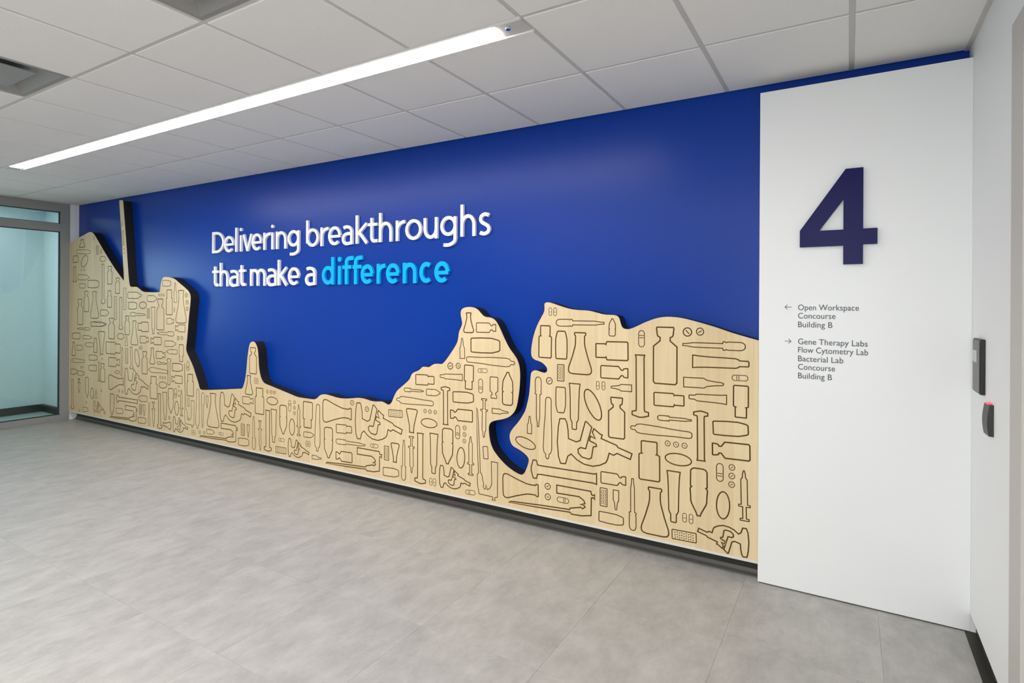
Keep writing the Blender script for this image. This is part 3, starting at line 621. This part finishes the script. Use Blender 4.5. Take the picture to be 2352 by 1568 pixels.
word('slogan_word', "white raised word 'breakthroughs' ending the slogan's top line", [('b', 815, 910), ('r', 925, 985), ('e', 985, 1081), ('a', 1090, 1172), ('k', 1196, 1290), ('t', 1290, 1366), ('h', 1376, 1476), ('r', 1506, 1575), ('o', 1580, 1706), ('u', 1721, 1828), ('g', 1850, 1974), ('h', 2005, 2120), ('s', 2145, 2240)], B1, .026, SLOGAN_W)
word('slogan_word', "white raised word 'that' at the start of the slogan's second line", [('t', 92, 142), ('h', 149, 213), ('a', 222, 292), ('t', 296, 348)], B2, .027, SLOGAN_W)
word('slogan_word', "white raised word 'make' in the slogan's second line", [('m', 383, 500), ('a', 511, 585), ('k', 596, 670), ('e', 676, 763)], B2, .027, SLOGAN_W)
word('slogan_word', "white raised single letter 'a' before the cyan word", [('a', 808, 887)], B2, .027, SLOGAN_W)
word('slogan_word', "bright cyan raised word 'difference' ending the slogan", [('d', 938, 1031), ('i', 1060, 1086), ('f', 1096, 1180), ('f', 1168, 1250), ('e', 1238, 1336), ('r', 1361, 1426), ('e', 1433, 1537), ('n', 1562, 1668), ('c', 1690, 1790), ('e', 1806, 1921)], B2, .034, CYAN)

# ---------------------------------------------------------------- white sign panel with the directory, and the floor number
XP0 = -.418
sp = tag(empty('sign_panel', (0, YP, 0)), 'tall white directory panel beside the right end of the wooden relief', 'sign panel')
adopt(box('panel_board', XP0, XR, YP, D, .006, 2.645, PANEL, bevel=.0015), sp)
adopt(box('panel_foot', XR, XR+.11, YP, D-.001, .006, .086, PANEL), sp)
adopt(box('panel_plinth', XP0+.006, XR+.11, YP+.008, D, 0, .006, BLACK), sp)
def text_mesh(txt):
    cu = bpy.data.curves.new('t', 'FONT'); cu.body = txt; cu.size = 1; cu.resolution_u = 4; cu.extrude = .004
    o = bpy.data.objects.new('t', cu); C.objects.link(o)
    dg = bpy.context.evaluated_depsgraph_get(); me = bpy.data.meshes.new_from_object(o.evaluated_get(dg))
    bpy.data.objects.remove(o); return me
LINES = [("Open Workspace", 712, 1973), ("Concourse", 731, 1919), ("Building B", 751, 1912), ("Gene Therapy Labs", 790, 1993), ("Flow Cytometry Lab", 809, 1994), ("Bacterial Lab", 829, 1937), ("Concourse", 848, 1918), ("Building B", 868, 1911)]
for txt, py, xe in LINES:
    a = onY(1833, py, YP); b = onY(xe, py, YP)
    me = text_mesh(txt); vx = [v.co for v in me.vertices]
    x0, x1 = min(v.x for v in vx), max(v.x for v in vx)
    sx = (b.x-a.x)/(x1-x0); sz = .0425
    for v in me.vertices: v.co = ((v.co.x-x0)*sx, -(v.co.z+.004)*.15, v.co.y*sz)
    me.materials.clear(); me.materials.append(INK); me.name = 'text_line'
    o = bpy.data.objects.new('text_line', me); C.objects.link(o); o.parent = sp; o.location = (a.x, 0, a.y); o['label'] = "printed line '%s'" % txt
for x0, x1, py, d in ((1803, 1818, 705, -1), (1802, 1817, 783, 1)):
    a, b = onY(x0, py, YP), onY(x1, py, YP); L, t = b.x-a.x, .0028
    tip = a.x if d < 0 else b.x; zc = a.y
    pl = [buffer(P((a.x, zc), (b.x, zc)), t), buffer(P((tip-d*.012, zc+.012), (tip, zc), (tip-d*.012, zc-.012)), t)]
    o = union_prism('arrow', pl, -.001, 0, INK, sp); o['label'] = 'arrow pointing '+('left' if d < 0 else 'right')
# split around the counter so that the figure is a plain union
pieces = [P((-.0175, 2.186), (-.222, 1.886), (-.222, 1.881), (-.134, 1.881), (-.0265, 2.034), (.0585, 2.034), (.0585, 2.186)), P((-.222, 1.882), (-.222, 1.801), (0, 1.801), (0, 1.882)),
          P((-.0265, 2.036), (-.0265, 1.707), (.0585, 1.707), (.0585, 2.036)), P((.05, 1.804), (.1185, 1.804), (.1185, 1.882), (.05, 1.882))]
n4 = union_prism('floor_number', pieces, -.018, -.0006, NAVY, None, (0, 1.70)); n4.location = (0, YP, 1.70)
tag(n4, 'large navy raised numeral 4 on the white directory panel', 'sign')

# ---------------------------------------------------------------- linear ceiling light
lt = tag(empty('linear_ceiling_light', (-3.9, 2.157, ZC)), 'long glowing white linear light recessed in the tiled ceiling', 'ceiling light')
LX0, LX1 = gx[12], gx[3]
def lp(name, *a, bevel=0): return adopt(box(name, *a, bevel=bevel), lt)
lp('light_housing', LX0, LX1, LY0+.002, LY1-.002, ZC+.03, ZC+.10, FRAME)
lp('side_flange', LX0, LX1, LY0-.006, LY0+.010, ZC-.003, ZC+.03, TILE); lp('side_flange', LX0, LX1, LY1-.010, LY1+.004, ZC-.006, ZC+.03, TILE)
lp('end_plate', LX1-.142, LX1-.004, LY0+.010, LY1-.012, ZC+.000, ZC+.012, GRID); lp('end_plate', LX0+.004, LX0+.142, LY0+.010, LY1-.012, ZC+.000, ZC+.012, GRID)
lp('light_lens', LX0+.145, LX1-.145, LY0+.010, LY1-.036, ZC-.005, ZC+.028, LENS, bevel=.001)
bm = bmesh.new(); bmesh.ops.create_cone(bm, cap_ends=True, segments=20, radius1=.011, radius2=.014, depth=.014)
me = bpy.data.meshes.new('sensor'); bm.to_mesh(me); bm.free(); me.materials.append(CHROME)
so = bpy.data.objects.new('sensor', me); C.objects.link(so); so.location = (-1.294, 2.135, ZC-.005); adopt(so, lt)

# ---------------------------------------------------------------- air vents in two grid cells
for (i, j), lab in (((7, 3), 'grey square ceiling air vent at the left edge above the light'), ((4, 3), 'grey square ceiling air vent at the top edge, nearer the slogan')):
    x0, x1, y0, y1 = gx[i+1]+.012, gx[i]-.012, ROWS[4]+.012, ROWS[3]-.012
    cx, cy = (x0+x1)/2, (y0+y1)/2
    vt = tag(empty('air_vent', (cx, cy, ZC)), lab, 'air vent', 'ceiling air vents')
    def ring(name, a, za, b, zb, m):
        v = [(x0+a, y0+a, za), (x1-a, y0+a, za), (x1-a, y1-a, za), (x0+a, y1-a, za), (x0+b, y0+b, zb), (x1-b, y0+b, zb), (x1-b, y1-b, zb), (x0+b, y1-b, zb)]
        adopt(mesh_obj(name, [(p[0], p[1], ZC+p[2]) for p in v], [(k, k+4, (k+1) % 4+4, (k+1) % 4) for k in range(4)], m), vt)
    ring('vent_frame', -.002, .004, .022, .004, VENT); ring('vent_cone', .022, .004, .075, .045, VENT); ring('vent_back', .075, .045, .29, .05, VENT)
    adopt(box('vent_plaque', x0+.11, x1-.11, y0+.11, y1-.11, ZC+.004, ZC+.012, VENT, bevel=.003), vt)

# ---------------------------------------------------------------- access devices on the white side wall
kp = tag(empty('access_keypad', (XR, 3.10, 1.24)), 'tall black access terminal on the white side wall, above the card reader', 'access terminal')
adopt(box('terminal_body', .4695, XR, 3.020, 3.176, 1.132, 1.362, DEV, bevel=.003), kp)
adopt(box('terminal_face', .4665, .470, 3.027, 3.169, 1.138, 1.356, DEVF, bevel=.001), kp)
adopt(box('display', .4655, .4668, 3.075, 3.160, 1.262, 1.312, SCREEN), kp)
rd = tag(empty('card_reader', (XR, 2.91, 1.0)), 'small curved black card reader with red light, below the access terminal', 'card reader')
n = 12; v = []
for i in range(n+1):
    t = i/n; z = .992+.122*t; bul = .012+.0085*math.sin(math.pi*min(1, t*.85+.12))
    v += [(XR, 2.858, z), (XR-bul, 2.861, z), (XR-bul-.002, 2.945-.010*(1-math.sin(math.pi*t))*0, z), (XR, 2.957, z)]
f = [(i*4+k, i*4+(k+1) % 4, i*4+4+(k+1) % 4, i*4+4+k) for i in range(n) for k in range(4)]+[(3, 2, 1, 0), (n*4, n*4+1, n*4+2, n*4+3)]
o = mesh_obj('reader_body', v, f, DEV); bm = bmesh.new(); bm.from_mesh(o.data); bmesh.ops.recalc_face_normals(bm, faces=bm.faces); bm.to_mesh(o.data); bm.free(); adopt(o, rd)
adopt(box('status_light', XR-.0155, XR-.004, 2.885, 2.940, 1.1135, 1.1165, RED), rd)
